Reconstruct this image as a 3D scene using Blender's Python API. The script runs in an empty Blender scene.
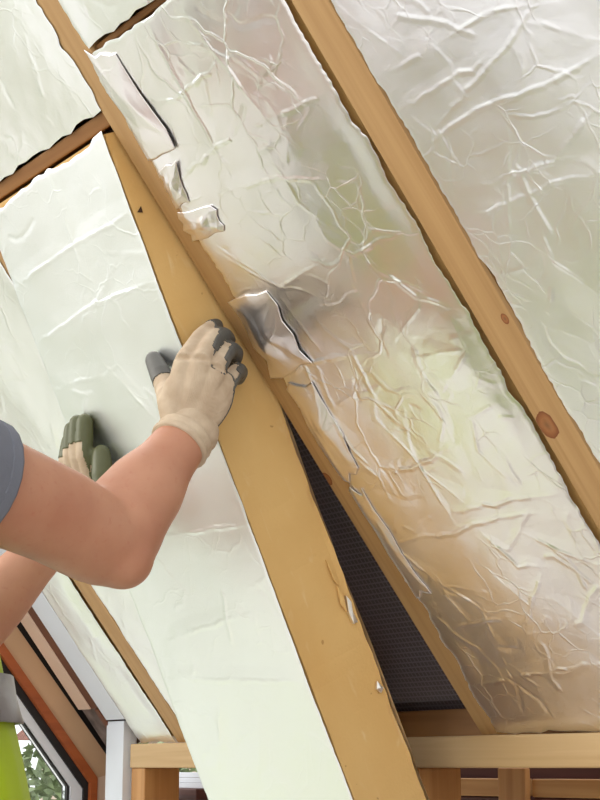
import bpy, bmesh, math, random
import numpy as np
from mathutils import Vector, Matrix

S = bpy.context.scene
COL = S.collection
K = 1.15                     # metres per layout unit
ZC = 1.15                    # eye height above the attic floor
FPX = 1680.0
PSI, TH = math.radians(56.3), math.radians(52)
PHI = math.atan(368 / FPX)

# ------------------------------------------------------------------ camera
Fv = Vector((-math.sin(PSI) * math.cos(PHI), math.cos(PSI) * math.cos(PHI), math.sin(PHI)))
Rv = Vector((math.cos(PSI), math.sin(PSI), 0))
Uv = Rv.cross(Fv)
cam_d = bpy.data.cameras.new('camera')
cam = bpy.data.objects.new('camera', cam_d)
COL.objects.link(cam)
m = Matrix.Identity(4)
for i, v in enumerate((Rv, Uv, -Fv)):
    for j in range(3):
        m[j][i] = v[j]
m.translation = (0, 0, ZC)
cam.matrix_world = m
cam_d.sensor_fit = 'VERTICAL'
cam_d.sensor_height = 36
cam_d.lens = 36 * FPX / 800
cam_d.clip_start = 0.05
S.camera = cam

# ------------------------------------------------------------------ world, light, exposure
W = bpy.data.worlds.new('overcast_sky')
S.world = W
W.use_nodes = True
bg = W.node_tree.nodes['Background']
bg.inputs[0].default_value = (0.95, 0.97, 1.0, 1)
bg.inputs[1].default_value = 1.0
sun_d = bpy.data.lights.new('sun', 'SUN')
sun_d.energy = 0.8
sun_d.angle = math.radians(25)
sun_d.color = (1.0, 0.95, 0.87)
sun = bpy.data.objects.new('sun', sun_d)
COL.objects.link(sun)
sun.rotation_euler = Vector((0.55, 0.66, -0.30)).to_track_quat('-Z', 'Y').to_euler()
S.view_settings.view_transform = 'Standard'
S.view_settings.look = 'None'
S.view_settings.gamma = 1
S.view_settings.use_curve_mapping = False
S.view_settings.exposure = 0.8

# ------------------------------------------------------------------ helpers
Dv = Vector((0, math.cos(TH), -math.sin(TH)))     # down the slope
Nv = Vector((0, math.sin(TH), math.cos(TH)))      # out through the roof
CAMP = Vector((0, 0, ZC))
ROOFM = Matrix(((1, 0, 0, 0), (0, Dv.y, Nv.y, Nv.y * K), (0, Dv.z, Nv.z, Nv.z * K + ZC), (0, 0, 0, 1)))
ROOFI = ROOFM.inverted()

def ray(x, y):
    return (Fv * FPX + Rv * (x - 300) - Uv * (y - 400)) / FPX     # depth 1 along the axis

def px(x, y, d):
    return CAMP + ray(x, y) * d

def on_plane(x, y, pt, n):
    r = ray(x, y)
    return CAMP + r * ((pt - CAMP).dot(n) / r.dot(n))

def roof_xy(x, y, M=None):
    """roof-plane (or board-plane) local coordinates of a sight line"""
    M = M or ROOFM
    n = M.to_3x3().col[2]
    q = M.inverted() @ on_plane(x, y, M.translation, n)
    return (q.x, q.y)

def lin(c):
    return tuple(((v / 255) / 12.92 if v / 255 <= 0.04045 else ((v / 255 + 0.055) / 1.055) ** 2.4) for v in c) + (1,)

def mesh_obj(name, verts, faces, mat=None, parent=None, M=None, smooth=False):
    me = bpy.data.meshes.new(name)
    me.from_pydata([tuple(v) for v in verts], [], faces)
    me.update()
    o = bpy.data.objects.new(name, me)
    COL.objects.link(o)
    if mat:
        me.materials.append(mat)
    if smooth:
        me.polygons.foreach_set('use_smooth', [True] * len(me.polygons))
    place(o, parent, M)
    return o

def place(o, parent=None, M=None):
    M = M or Matrix.Identity(4)
    if parent:
        o.parent = parent
        o.matrix_parent_inverse = Matrix.Identity(4)
        o.matrix_basis = WM[parent.name].inverted() @ M
    else:
        o.matrix_basis = M
    WM[o.name] = M.copy()

WM = {}

def tag(o, label=None, cat=None, group=None, kind=None):
    if label: o['label'] = label
    if cat: o['category'] = cat
    if group: o['group'] = group
    if kind: o['kind'] = kind
    return o

def empty(name, M=None):
    o = bpy.data.objects.new(name, None)
    o.empty_display_size = 0.05
    COL.objects.link(o)
    place(o, None, M)
    return o

def T(x, y, z):
    return Matrix.Translation((x, y, z))

BOXF = [(0, 3, 2, 1), (4, 5, 6, 7), (0, 1, 5, 4), (1, 2, 6, 5), (2, 3, 7, 6), (3, 0, 4, 7)]

def box(name, lo, hi, mat, parent=None, M=None, bevel=0.0):
    """box with its origin at the middle of its own volume, in the frame M"""
    M = M or Matrix.Identity(4)
    lo, hi = Vector(lo), Vector(hi)
    c = (lo + hi) / 2
    d = (hi - lo) / 2
    v = [(-d.x, -d.y, -d.z), (d.x, -d.y, -d.z), (d.x, d.y, -d.z), (-d.x, d.y, -d.z),
         (-d.x, -d.y, d.z), (d.x, -d.y, d.z), (d.x, d.y, d.z), (-d.x, d.y, d.z)]
    o = mesh_obj(name, v, BOXF, mat, parent, M @ Matrix.Translation(c))
    if bevel:
        b = o.modifiers.new('bevel', 'BEVEL')
        b.width = bevel
        b.segments = 2
    return o

# ------------------------------------------------------------------ materials
def newmat(name):
    m = bpy.data.materials.new(name)
    m.use_nodes = True
    nt = m.node_tree
    return m, nt, nt.nodes['Principled BSDF']

def nd(nt, t, **kw):
    n = nt.nodes.new(t)
    for k, v in kw.items():
        setattr(n, k, v)
    return n

def coord(nt, scale=(1, 1, 1), loc=(0, 0, 0), src='Object'):
    tc = nd(nt, 'ShaderNodeTexCoord')
    mp = nd(nt, 'ShaderNodeMapping')
    mp.inputs['Scale'].default_value = scale
    mp.inputs['Location'].default_value = loc
    nt.links.new(tc.outputs[src], mp.inputs[0])
    return mp.outputs[0]

def ramp(nt, fac, stops):
    r = nd(nt, 'ShaderNodeValToRGB')
    e = r.color_ramp.elements
    while len(e) < len(stops):
        e.new(0.5)
    for i, (p, c) in enumerate(stops):
        e[i].position = p
        e[i].color = c
    nt.links.new(fac, r.inputs[0])
    return r.outputs[0]

def noise(nt, vec, scale, detail=3, dist=0.0, rough=0.5):
    n = nd(nt, 'ShaderNodeTexNoise')
    n.inputs['Scale'].default_value = scale
    n.inputs['Detail'].default_value = detail
    n.inputs['Distortion'].default_value = dist
    n.inputs['Roughness'].default_value = rough
    nt.links.new(vec, n.inputs['Vector'])
    return n.outputs['Fac']

def bump(nt, h, bsdf, strength=0.3, dist=0.002, prev=None):
    b = nd(nt, 'ShaderNodeBump')
    b.inputs['Strength'].default_value = strength
    b.inputs['Distance'].default_value = dist
    nt.links.new(h, b.inputs['Height'])
    if prev:
        nt.links.new(prev, b.inputs['Normal'])
    nt.links.new(b.outputs[0], bsdf.inputs['Normal'])
    return b.outputs[0]

def mix(nt, fac, a, b):
    mx = nd(nt, 'ShaderNodeMix', data_type='RGBA')
    if isinstance(fac, float): mx.inputs[0].default_value = fac
    else: nt.links.new(fac, mx.inputs[0])
    for s, v in ((6, a), (7, b)):
        if isinstance(v, tuple): mx.inputs[s].default_value = v
        else: nt.links.new(v, mx.inputs[s])
    return mx.outputs[2]

def math_n(nt, op, a, b=None, c=None):
    n = nd(nt, 'ShaderNodeMath', operation=op)
    for i, v in enumerate((a, b, c)):
        if v is None: continue
        if isinstance(v, (int, float)): n.inputs[i].default_value = v
        else: nt.links.new(v, n.inputs[i])
    return n.outputs[0]

def wood(name, base, dark, axis='Y', rough=0.6, knots=(), grain=1.0):
    m, nt, b = newmat(name)
    sc = {'X': (2.2, 60, 60), 'Y': (60, 2.2, 60), 'Z': (60, 60, 2.2)}[axis]
    v = coord(nt, sc)
    n1 = noise(nt, v, 1.0, 4, 0.6)
    sc2 = tuple(4.5 if s > 10 else 1.3 for s in sc)
    n2 = noise(nt, coord(nt, sc2, (3, 1, 7)), 2.0, 3)
    col = ramp(nt, n1, [(0.30, lin(dark)), (0.62, lin(base))])
    dk = tuple(c * 0.86 for c in base)
    col = mix(nt, math_n(nt, 'MULTIPLY', n2, 0.55 * grain), col, lin(dk))
    for (kx, ky, r) in knots:                       # growth knots of the plank
        tc = nd(nt, 'ShaderNodeTexCoord')
        mp = nd(nt, 'ShaderNodeMapping')
        mp.inputs['Location'].default_value = (-kx / r, -ky / (r * 1.3), 0)
        mp.inputs['Scale'].default_value = (1 / r, 1 / (r * 1.3), 0)
        nt.links.new(tc.outputs['Object'], mp.inputs[0])
        ln = nd(nt, 'ShaderNodeVectorMath', operation='LENGTH')
        nt.links.new(mp.outputs[0], ln.inputs[0])
        wob = math_n(nt, 'ADD', ln.outputs['Value'], math_n(nt, 'MULTIPLY', noise(nt, coord(nt), 90, 2), 0.35))
        f = ramp(nt, wob, [(0.0, (0.7, 0.7, 0.7, 1)), (0.55, (0.75, 0.75, 0.75, 1)), (0.98, (1, 1, 1, 1)), (1.0, (0, 0, 0, 1))])
        f2 = ramp(nt, wob, [(0.15, lin((95, 50, 22))), (0.6, lin((150, 85, 38))), (1.0, lin((120, 65, 30)))])
        col = mix(nt, f, col, f2)
    nt.links.new(col, b.inputs['Base Color'])
    b.inputs['Roughness'].default_value = rough
    bump(nt, n1, b, 0.25, 0.0015)
    return m

def plain(name, c, rough=0.6, bscale=0, bstr=0.2, var=0.12, metal=0.0, vscale=8, bdist=0.002):
    m, nt, b = newmat(name)
    n = noise(nt, coord(nt), vscale, 4)
    lo = tuple(max(0, v * (1 - var)) for v in c)
    nt.links.new(ramp(nt, n, [(0.3, lin(lo)), (0.7, lin(c))]), b.inputs['Base Color'])
    b.inputs['Roughness'].default_value = rough
    b.inputs['Metallic'].default_value = metal
    if bscale:
        bump(nt, noise(nt, coord(nt), bscale, 3), b, bstr, bdist)
    return m

def foil(name, tint=(0.93, 0.93, 0.93), rough=0.33, seed=0.0, fine=1.0):
    m, nt, b = newmat(name)
    v = coord(nt, loc=(seed, seed * 0.7, 0))
    # distorted coordinates for the crinkle network
    dn = nd(nt, 'ShaderNodeTexNoise'); dn.inputs['Scale'].default_value = 9; dn.inputs['Detail'].default_value = 3
    nt.links.new(v, dn.inputs['Vector'])
    ad = nd(nt, 'ShaderNodeVectorMath', operation='MULTIPLY_ADD')
    ad.inputs[1].default_value = (0.10, 0.10, 0.0)
    nt.links.new(dn.outputs['Color'], ad.inputs[0]); nt.links.new(v, ad.inputs[2])
    prev = None
    hs = []
    for sc, w in ((11, 0.035), (27, 0.05)):
        vo = nd(nt, 'ShaderNodeTexVoronoi', feature='DISTANCE_TO_EDGE')
        vo.inputs['Scale'].default_value = sc
        nt.links.new(ad.outputs[0], vo.inputs['Vector'])
        mask = noise(nt, v, sc * 0.45, 2)
        e = nd(nt, 'ShaderNodeMapRange', interpolation_type='SMOOTHSTEP')
        e.inputs[1].default_value = 0; e.inputs[2].default_value = w; e.inputs[3].default_value = 1; e.inputs[4].default_value = 0
        nt.links.new(vo.outputs['Distance'], e.inputs[0])
        mk = nd(nt, 'ShaderNodeMapRange'); mk.inputs[1].default_value = 0.48; mk.inputs[2].default_value = 0.62
        nt.links.new(mask, mk.inputs[0])
        hs.append(math_n(nt, 'MULTIPLY', e.outputs[0], mk.outputs[0]))
    h = math_n(nt, 'ADD', hs[0], math_n(nt, 'MULTIPLY', hs[1], 0.6))
    p = bump(nt, h, b, 0.35 * fine, 0.0012)
    p = bump(nt, noise(nt, coord(nt, (1, 1.6, 1)), 38, 4, 0.4), b, 0.22 * fine, 0.0016, p)
    p = bump(nt, noise(nt, v, 190, 2), b, 0.10 * fine, 0.0006, p)
    b.inputs['Base Color'].default_value = tint + (1,)
    b.inputs['Metallic'].default_value = 1.0
    rr = nd(nt, 'ShaderNodeMapRange'); rr.inputs[3].default_value = rough - 0.05; rr.inputs[4].default_value = rough + 0.07
    nt.links.new(noise(nt, v, 14, 3), rr.inputs[0]); nt.links.new(rr.outputs[0], b.inputs['Roughness'])
    return m

def grid_membrane():
    m, nt, b = newmat('grid_membrane')
    v = coord(nt)
    sx = nd(nt, 'ShaderNodeSeparateXYZ'); nt.links.new(v, sx.inputs[0])
    ls = []
    for o in ('X', 'Y'):
        f = math_n(nt, 'FRACT', math_n(nt, 'MULTIPLY', sx.outputs[o], 115))
        ls.append(math_n(nt, 'LESS_THAN', math_n(nt, 'ABSOLUTE', math_n(nt, 'SUBTRACT', f, 0.5)), 0.13))
    g = math_n(nt, 'MAXIMUM', ls[0], ls[1])
    nz = noise(nt, v, 7, 3)
    dark = ramp(nt, nz, [(0.3, lin((82, 72, 74))), (0.7, lin((98, 88, 94)))])
    nt.links.new(mix(nt, math_n(nt, 'MULTIPLY', g, 0.55), dark, lin((140, 134, 144))), b.inputs['Base Color'])
    b.inputs['Roughness'].default_value = 0.45
    bump(nt, g, b, 0.4, 0.001)
    return m

def glass_mat():
    m, nt, b = newmat('window_glass')
    tr = nd(nt, 'ShaderNodeBsdfTransparent'); tr.inputs[0].default_value = (0.95, 0.97, 0.96, 1)
    gl = nd(nt, 'ShaderNodeBsdfGlossy'); gl.inputs['Roughness'].default_value = 0.02
    fr = nd(nt, 'ShaderNodeFresnel'); fr.inputs[0].default_value = 1.2
    mx = nd(nt, 'ShaderNodeMixShader')
    nt.links.new(fr.outputs[0], mx.inputs[0]); nt.links.new(tr.outputs[0], mx.inputs[1]); nt.links.new(gl.outputs[0], mx.inputs[2])
    nt.links.new(mx.outputs[0], nt.nodes['Material Output'].inputs[0])
    return m

def foam_mat():
    m, nt, b = newmat('yellow_foam')
    n1 = noise(nt, coord(nt, (1, 0.5, 1)), 6, 4)
    c = ramp(nt, n1, [(0.3, lin((210, 164, 96))), (0.7, lin((222, 184, 120)))])
    n2 = noise(nt, coord(nt, (1, 0.6, 2.0), (4, 2, 1)), 22, 3, 1.0)
    c = mix(nt, ramp(nt, n2, [(0.62, (0, 0, 0, 1)), (0.78, (0.55, 0.55, 0.55, 1))]), c, lin((228, 204, 156)))
    c = mix(nt, ramp(nt, noise(nt, coord(nt, loc=(9, 3, 5)), 70, 2), [(0.72, (0, 0, 0, 1)), (0.76, (0.6, 0.6, 0.6, 1))]), c, lin((160, 112, 55)))
    nt.links.new(c, b.inputs['Base Color'])
    b.inputs['Roughness'].default_value = 0.8
    bump(nt, noise(nt, coord(nt), 260, 2), b, 0.25, 0.001)
    return m

def knit_mat():
    m, nt, b = newmat('cream_knit')
    n1 = noise(nt, coord(nt), 40, 4)
    c = ramp(nt, n1, [(0.3, lin((186, 162, 136))), (0.7, lin((210, 190, 164)))])
    nt.links.new(c, b.inputs['Base Color'])
    b.inputs['Roughness'].default_value = 0.9
    w = nd(nt, 'ShaderNodeTexWave'); w.inputs['Scale'].default_value = 240; w.inputs['Distortion'].default_value = 1.5
    nt.links.new(coord(nt), w.inputs['Vector'])
    bump(nt, w.outputs['Fac'], b, 0.25, 0.0008)
    return m

def skin_mat():
    m, nt, b = newmat('skin')
    n1 = noise(nt, coord(nt), 14, 5)
    c = ramp(nt, n1, [(0.3, lin((190, 132, 104))), (0.7, lin((206, 152, 122)))])
    n2 = noise(nt, coord(nt, loc=(2, 2, 2)), 130, 3)
    c = mix(nt, ramp(nt, n2, [(0.60, (0, 0, 0, 1)), (0.75, (0.45, 0.45, 0.45, 1))]), c, lin((190, 120, 95)))
    nt.links.new(c, b.inputs['Base Color'])
    b.inputs['Roughness'].default_value = 0.5
    b.inputs['Subsurface Weight'].default_value = 0.12
    b.inputs['Subsurface Radius'].default_value = (0.012, 0.005, 0.003)
    bump(nt, noise(nt, coord(nt), 420, 3), b, 0.15, 0.0006)
    return m

def grass_mat():
    m, nt, b = newmat('lawn_grass')
    n1 = noise(nt, coord(nt), 1.3, 5)
    nt.links.new(ramp(nt, n1, [(0.3, lin((150, 152, 122))), (0.7, lin((176, 180, 150)))]), b.inputs['Base Color'])
    b.inputs['Roughness'].default_value = 0.9
    return m

MAT = {}
MAT['rafter'] = None
MAT['foam'] = foam_mat()
MAT['mem'] = grid_membrane()
MAT['glass'] = glass_mat()
MAT['knit'] = knit_mat()
MAT['skin'] = skin_mat()
MAT['coat'] = plain('grey_rubber_coating', (98, 96, 90), 0.5, 300, 0.15)
MAT['coat_olive'] = plain('olive_rubber_coating', (96, 98, 62), 0.5, 300, 0.15)
MAT['beam'] = wood('pale_pine_beam', (212, 178, 130), (190, 152, 102), 'X')
MAT['stud'] = wood('stud_pine', (206, 152, 92), (180, 122, 66), 'Z')
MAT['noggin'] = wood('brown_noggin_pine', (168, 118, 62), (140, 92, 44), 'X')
MAT['plank'] = wood('orange_pine_plank', (210, 160, 100), (182, 126, 70), 'X')
MAT['darkwood'] = wood('dark_red_timber', (96, 50, 38), (70, 34, 26), 'X')
MAT['white'] = plain('white_plasterboard', (222, 226, 232), 0.7, 60, 0.05, 0.03)
MAT['floor'] = wood('pale_floorboards', (222, 214, 208), (204, 194, 186), 'X')
MAT['grass'] = grass_mat()

# ------------------------------------------------------------------ the setting
box('floor', (-2.86, -3.2, -0.25), (2.6, 1.9, 0.0), MAT['floor'])['kind'] = 'structure'
box('ground', (-60, -60, -2.9), (60, 60, -2.8), MAT['grass'])['kind'] = 'structure'

# roof underlay: main sheet and the part above the roof window, one mesh in the roof frame
GWX = -2.44 * K               # gable plane
HM = 0.13 * K
def add_box(vs, fs, lo, hi):
    i = len(vs)
    x0, y0, z0 = lo; x1, y1, z1 = hi
    vs += [(x0, y0, z0), (x1, y0, z0), (x1, y1, z0), (x0, y1, z0), (x0, y0, z1), (x1, y0, z1), (x1, y1, z1), (x0, y1, z1)]
    fs += [tuple(a + i for a in f) for f in BOXF]
vs, fs = [], []
add_box(vs, fs, (GWX - 0.05, -1.9, HM), (2.2, 0.80 * K, HM + 0.02))
o = mesh_obj('ceiling', vs, fs, MAT['mem'], None, ROOFM)
tag(o, 'dark roofing underlay with a fine grid, behind the rafters', kind='structure')

# ---- rafters
def rafter(x0, x1, s0, s1, label, knots=(), h=0.0, mat=None):
    x0, x1, s0, s1 = x0 * K, x1 * K, s0 * K, s1 * K
    rr = random.Random(int(abs(x0) * 1000))
    n = 60
    vs, fs = [], []
    xc, sc = (x0 + x1) / 2, (s0 + s1) / 2
    for i in range(n + 1):
        s = s0 + (s1 - s0) * i / n
        j = [rr.uniform(-0.0009, 0.0009) for _ in range(4)]
        ring = [(x0 + 0.003, -h), (x1 - 0.003, -h), (x1 + j[0], -h + 0.003), (x1, HM - 0.002), (x0, HM - 0.002), (x0 + j[1], -h + 0.003)]
        vs += [(a - xc, s - sc, b) for a, b in ring]
    for i in range(n):
        for k in range(6):
            a, b2 = i * 6 + k, i * 6 + (k + 1) % 6
            fs.append((a, a + 6, b2 + 6, b2))
    fs.append(tuple(range(6)))
    fs.append(tuple(n * 6 + k for k in reversed(range(6))))
    kk = [(kx - xc, ks - sc, r) for kx, ks, r in knots]
    mt = wood('rafter_pine', (196, 156, 104), (170, 128, 78), 'Y', knots=kk)
    o = mesh_obj('rafter', vs, fs, mt, None, ROOFM @ T(xc, sc, 0))
    tag(o, label, 'rafter', 'sloping roof rafters')
    return o
k1 = roof_xy(547, 425); k1b = roof_xy(505, 319)
rafter(-1.146, -1.099, -1.55, 0.735, 'bare pine rafter with a large brown knot, rightmost in the roof', [(k1[0], k1[1], 0.016), (k1b[0], k1b[1], 0.006)])
k2 = roof_xy(331, 478)
rafter(-1.493, -1.446, -1.55, 0.735, 'bare pine rafter between the held board and the wide central foil panel', [(k2[0] - 0.008, k2[1], 0.009)])
rafter(-1.857, -1.812, -1.55, 0.735, 'pine rafter mostly hidden behind the left edge of the held board')
rafter(-2.183, -2.138, -1.55, 0.735, 'pale pine rafter between white foil strips beside the roof window')
rafter(-0.80, -0.755, -1.55, 0.735, 'pine rafter beyond the right edge of the rightmost foil panel')

rafter(-0.448, -0.403, -1.55, 0.735, 'pine rafter second beyond the right edge of the picture')

# ---- noggins (cross timbers between rafters)
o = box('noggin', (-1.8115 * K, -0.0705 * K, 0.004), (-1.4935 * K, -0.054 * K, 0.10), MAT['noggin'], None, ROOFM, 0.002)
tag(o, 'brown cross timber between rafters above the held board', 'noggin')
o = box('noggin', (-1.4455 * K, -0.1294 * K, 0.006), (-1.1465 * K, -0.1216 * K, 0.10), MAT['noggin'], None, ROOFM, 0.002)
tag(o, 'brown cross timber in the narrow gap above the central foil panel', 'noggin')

# ------------------------------------------------------------------ foil-faced boards
def vnoise(n, rng, amp, corr):
    """1-D smooth noise of n samples, correlation length in samples"""
    k = max(2, int(n / corr) + 2)
    p = np.array([rng.uniform(-1, 1) for _ in range(k)])
    return np.interp(np.linspace(0, k - 1, n), np.arange(k), p) * amp

def crease_field(X, Y, lines, H):
    for pts, amp, w in lines:
        for (ax, ay), (bx, by) in zip(pts[:-1], pts[1:]):
            dx, dy = bx - ax, by - ay
            L2 = dx * dx + dy * dy + 1e-12
            sel = (X > min(ax, bx) - 4 * w) & (X < max(ax, bx) + 4 * w) & (Y > min(ay, by) - 4 * w) & (Y < max(ay, by) + 4 * w)
            if not sel.any(): continue
            x, y = X[sel], Y[sel]
            t = np.clip(((x - ax) * dx + (y - ay) * dy) / L2, 0, 1)
            d = np.hypot(x - ax - t * dx, y - ay - t * dy)
            side = np.sign((x - ax) * dy - (y - ay) * dx)
            ww = np.where(side > 0, w, w * 2.2)
            H[sel] = np.maximum(H[sel], amp * np.clip(1 - d / ww, 0, 1)) if amp > 0 else np.minimum(H[sel], amp * np.clip(1 - d / ww, 0, 1))
    return H

SHEET = {}
def sheet_z(seed, x, y):
    x0, x1, s0, s1, Z = SHEET[seed]
    i = min(max((y - s0) / (s1 - s0), 0), 1) * (Z.shape[0] - 1)
    j = min(max((x - x0) / (x1 - x0), 0), 1) * (Z.shape[1] - 1)
    return float(Z[int(round(i)), int(round(j))])

def foil_sheet(name, x0, x1, s0, s1, M, mat, parent, h=0.001, res=0.0022, seed=1, creases=(), nrand=40, wav=1.0, eL=0.003, eR=0.003, eT=0.004, eB=0.003, camp=1.0, skew=0.0, nfold=9, flat=False):
    rng = random.Random(seed)
    nx, ny = int((x1 - x0) / res) + 1, int((s1 - s0) / res) + 1
    u, v = np.meshgrid(np.linspace(0, 1, nx), np.linspace(0, 1, ny))
    lft = x0 + vnoise(ny, rng, eL, 14) + vnoise(ny, rng, eL * 0.4, 3)
    rgt = x1 + vnoise(ny, rng, eR, 14) + vnoise(ny, rng, eR * 0.4, 3)
    top = s0 + vnoise(nx, rng, eT, 24) + vnoise(nx, rng, eT * 0.4, 6) + skew * (1 - np.linspace(0, 1, nx))
    bot = s1 + vnoise(nx, rng, eB, 10)
    X = lft[:, None] * (1 - u) + rgt[:, None] * u
    Y = top[None, :] * (1 - v) + bot[None, :] * v
    Z = np.zeros_like(X)
    for _ in range(7):                                 # slack in the sheet
        a = rng.uniform(0, math.pi); lam = rng.uniform(0.12, 0.42)
        kx, ky = math.cos(a) * 6.283 / lam, math.sin(a) * 6.283 / lam
        Z += 0.0011 * wav * lam / 0.3 * np.sin(kx * X + ky * Y + rng.uniform(0, 6.28))
    for _ in range(14):                                # small ripples
        a = rng.uniform(0, math.pi); lam = rng.uniform(0.03, 0.09)
        kx, ky = math.cos(a) * 6.283 / lam, math.sin(a) * 6.283 / lam
        Z += 0.00006 * wav * np.sin(kx * X + ky * Y + rng.uniform(0, 6.28))
    L = []
    broad = []
    for p in creases:                                  # creases seen in the photograph, broken into natural kinks
        q = [p[0]]
        for a, b2 in zip(p[:-1], p[1:]):
            l = math.hypot(b2[0] - a[0], b2[1] - a[1])
            k = max(1, int(l / 0.014))
            for t in range(1, k + 1):
                f = t / k
                jj = 0.0 if t == k else 0.0013
                q.append((a[0] + (b2[0] - a[0]) * f + rng.gauss(0, jj), a[1] + (b2[1] - a[1]) * f + rng.gauss(0, jj)))
        for i2, (a, b2) in enumerate(zip(q[:-1], q[1:])):
            tp = min(1.0, 0.25 + 0.3 * min(i2, len(q) - 2 - i2))
            L.append(([a, b2], 0.0012 * camp * tp * rng.uniform(0.4, 1.2), rng.uniform(0.0014, 0.0026) * (0.6 + 0.4 * tp)))
        broad.append((p, 0.0009 * camp, 0.020))
    for _ in range(nrand):                             # random creases
        x, y = rng.uniform(x0, x1), rng.uniform(s0, s1)
        a = rng.choice((0.3, 0.5, 1.2, 1.9, 2.4)) + rng.gauss(0, 0.35)
        pts = [(x, y)]
        for _ in range(rng.randint(2, 5)):
            l = rng.uniform(0.006, 0.024)
            x += l * math.cos(a); y += l * math.sin(a)
            a += rng.gauss(0, 0.45)
            pts.append((x, y))
        L.append((pts, rng.choice((1, 1, -1)) * rng.uniform(0.0003, 0.0008), rng.uniform(0.0026, 0.004)))
    H = np.zeros_like(X)
    H = crease_field(X, Y, L, H)
    H += crease_field(X, Y, broad, np.zeros_like(X))
    for _ in range(nfold):                             # long faint folds across the sheet
        x, y, a = rng.uniform(x0, x1), rng.uniform(s0, s1), rng.uniform(0, math.pi)
        d = np.abs((X - x) * math.sin(a) - (Y - y) * math.cos(a))
        H += rng.choice((1, -1)) * rng.uniform(0.0003, 0.0009) * camp * np.clip(1 - d / rng.uniform(0.05, 0.13), 0, 1)
    ex = np.minimum(u, 1 - u) * (x1 - x0)
    pin = np.clip(ex / 0.04, 0, 1); pin = 0.15 + 0.85 * pin * pin * (3 - 2 * pin)
    Z = -(h + Z - Z.min() + H - min(0, H.min())) if flat else -(h + (Z - Z.mean() + H - H.mean()) * pin)
    # edges turn up a little towards the foam
    ed = np.minimum(np.minimum(u, 1 - u) * (x1 - x0), np.minimum(v, 1 - v) * (s1 - s0))
    Z += 0.0008 * np.clip(1 - ed / 0.006, 0, 1) ** 2
    SHEET[seed] = (x0, x1, s0, s1, Z.copy())
    cx, cs = (x0 + x1) / 2, (s0 + s1) / 2
    co = np.stack([X - cx, Y - cs, Z], -1).reshape(-1, 3)
    idx = np.arange(nx * ny).reshape(ny, nx)
    f = np.stack([idx[:-1, :-1], idx[1:, :-1], idx[1:, 1:], idx[:-1, 1:]], -1).reshape(-1, 4)
    me = bpy.data.meshes.new(name)
    me.from_pydata(co.tolist(), [], f.tolist())
    me.polygons.foreach_set('use_smooth', [True] * len(me.polygons))
    me.materials.append(mat)
    o = bpy.data.objects.new(name, me)
    COL.objects.link(o)
    place(o, parent, M @ T(cx, cs, 0))
    return o

def foam_block(name, x0, x1, s0, s1, z0, z1, M, parent, seed=3, chip=0.0006, chip_back=0.0, mat=None, step=0.008):
    """foam core with slightly torn long edges; z0 is the room side"""
    rng = random.Random(seed)
    n = int((s1 - s0) / step)
    cx, cs = (x0 + x1) / 2, (s0 + s1) / 2
    zs = [0, 0.04, 0.5, 0.92, 1.0]
    per = [(0, t) for t in zs] + [(1, t) for t in reversed(zs)]
    j = {p: vnoise(n + 1, rng, chip_back if p[1] == 1.0 else chip, 5) + vnoise(n + 1, rng, (chip_back if p[1] == 1 else chip) * 0.6, 1.5) for p in per}
    jz = {p: np.abs(vnoise(n + 1, rng, chip_back, 4)) for p in per if p[1] == 1.0}
    vs, fs = [], []
    P = len(per)
    for i in range(n + 1):
        s = s0 + (s1 - s0) * i / n
        for p in per:
            x = (x0 if p[0] == 0 else x1) + j[p][i]
            z = z0 + (z1 - z0) * p[1]
            if p in jz: z -= jz[p][i]
            vs.append((x - cx, s - cs, z))
    for i in range(n):
        for q in range(P):
            a, b2 = i * P + q, i * P + (q + 1) % P
            fs.append((a, b2, b2 + P, a + P))
    fs.append(tuple(reversed(range(P))))
    fs.append(tuple(n * P + q for q in range(P)))
    return mesh_obj(name, vs, fs, mat or MAT['foam'], parent, M @ T(cx, cs, 0))

CRE_B = [[(150,22),(200,118),(224,162)],[(185,9),(213,48),(251,96),(268,118)],[(268,118),(316,98),(334,88)],[(163,105),(224,61)],
 [(290,114),(290,144)],[(178,179),(224,142),(268,118)],[(238,263),(251,271),(268,280),(281,287),(318,263)],[(243,262),(267,278),(283,287),(292,286),(317,294)],
 [(283,299),(320,350)],[(264,315),(304,361),(315,390),(315,403)],[(280,382),(307,363),(360,353)],[(328,234),(349,249),(360,255)],[(333,406),(360,393)],
 [(320,220),(330,237),(357,252),(407,227)],[(357,252),(395,275),(420,295),(462,307)],[(420,280),(422,305),(405,330)],[(455,320),(470,350),(455,375)],
 [(315,355),(355,355)],[(330,410),(355,450),(377,472)],[(360,482),(417,465),(450,447)],[(392,435),(420,465),(450,512)],[(417,465),(457,495)],
 [(475,420),(480,450),(507,475)],[(455,510),(520,497),(560,492)],[(375,530),(395,545),(420,535),(455,532),(475,522),(510,515),(535,512)],
 [(365,512),(390,540),(425,570),(450,595)],[(410,562),(430,580),(450,600)],[(435,585),(475,588)],[(490,537),(520,565),(540,565)],[(525,532),(560,550),(600,565)],
 [(405,490),(395,525)],[(474,686),(522,675),(591,662)],[(405,560),(440,586),(470,623)],[(440,582),(491,612)],[(448,629),(509,614)],
 [(513,586),(533,603),(543,573)],[(533,603),(530,634)],[(440,350),(475,345)],[(230,190),(280,175),(330,180)],[(270,150),(300,200),(320,215)],[(365,300),(380,330),(400,350)],
 [(470,415),(500,400)],[(430,390),(445,420),(440,450)],[(480,600),(500,650)],[(560,600),(585,620)]]
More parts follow.
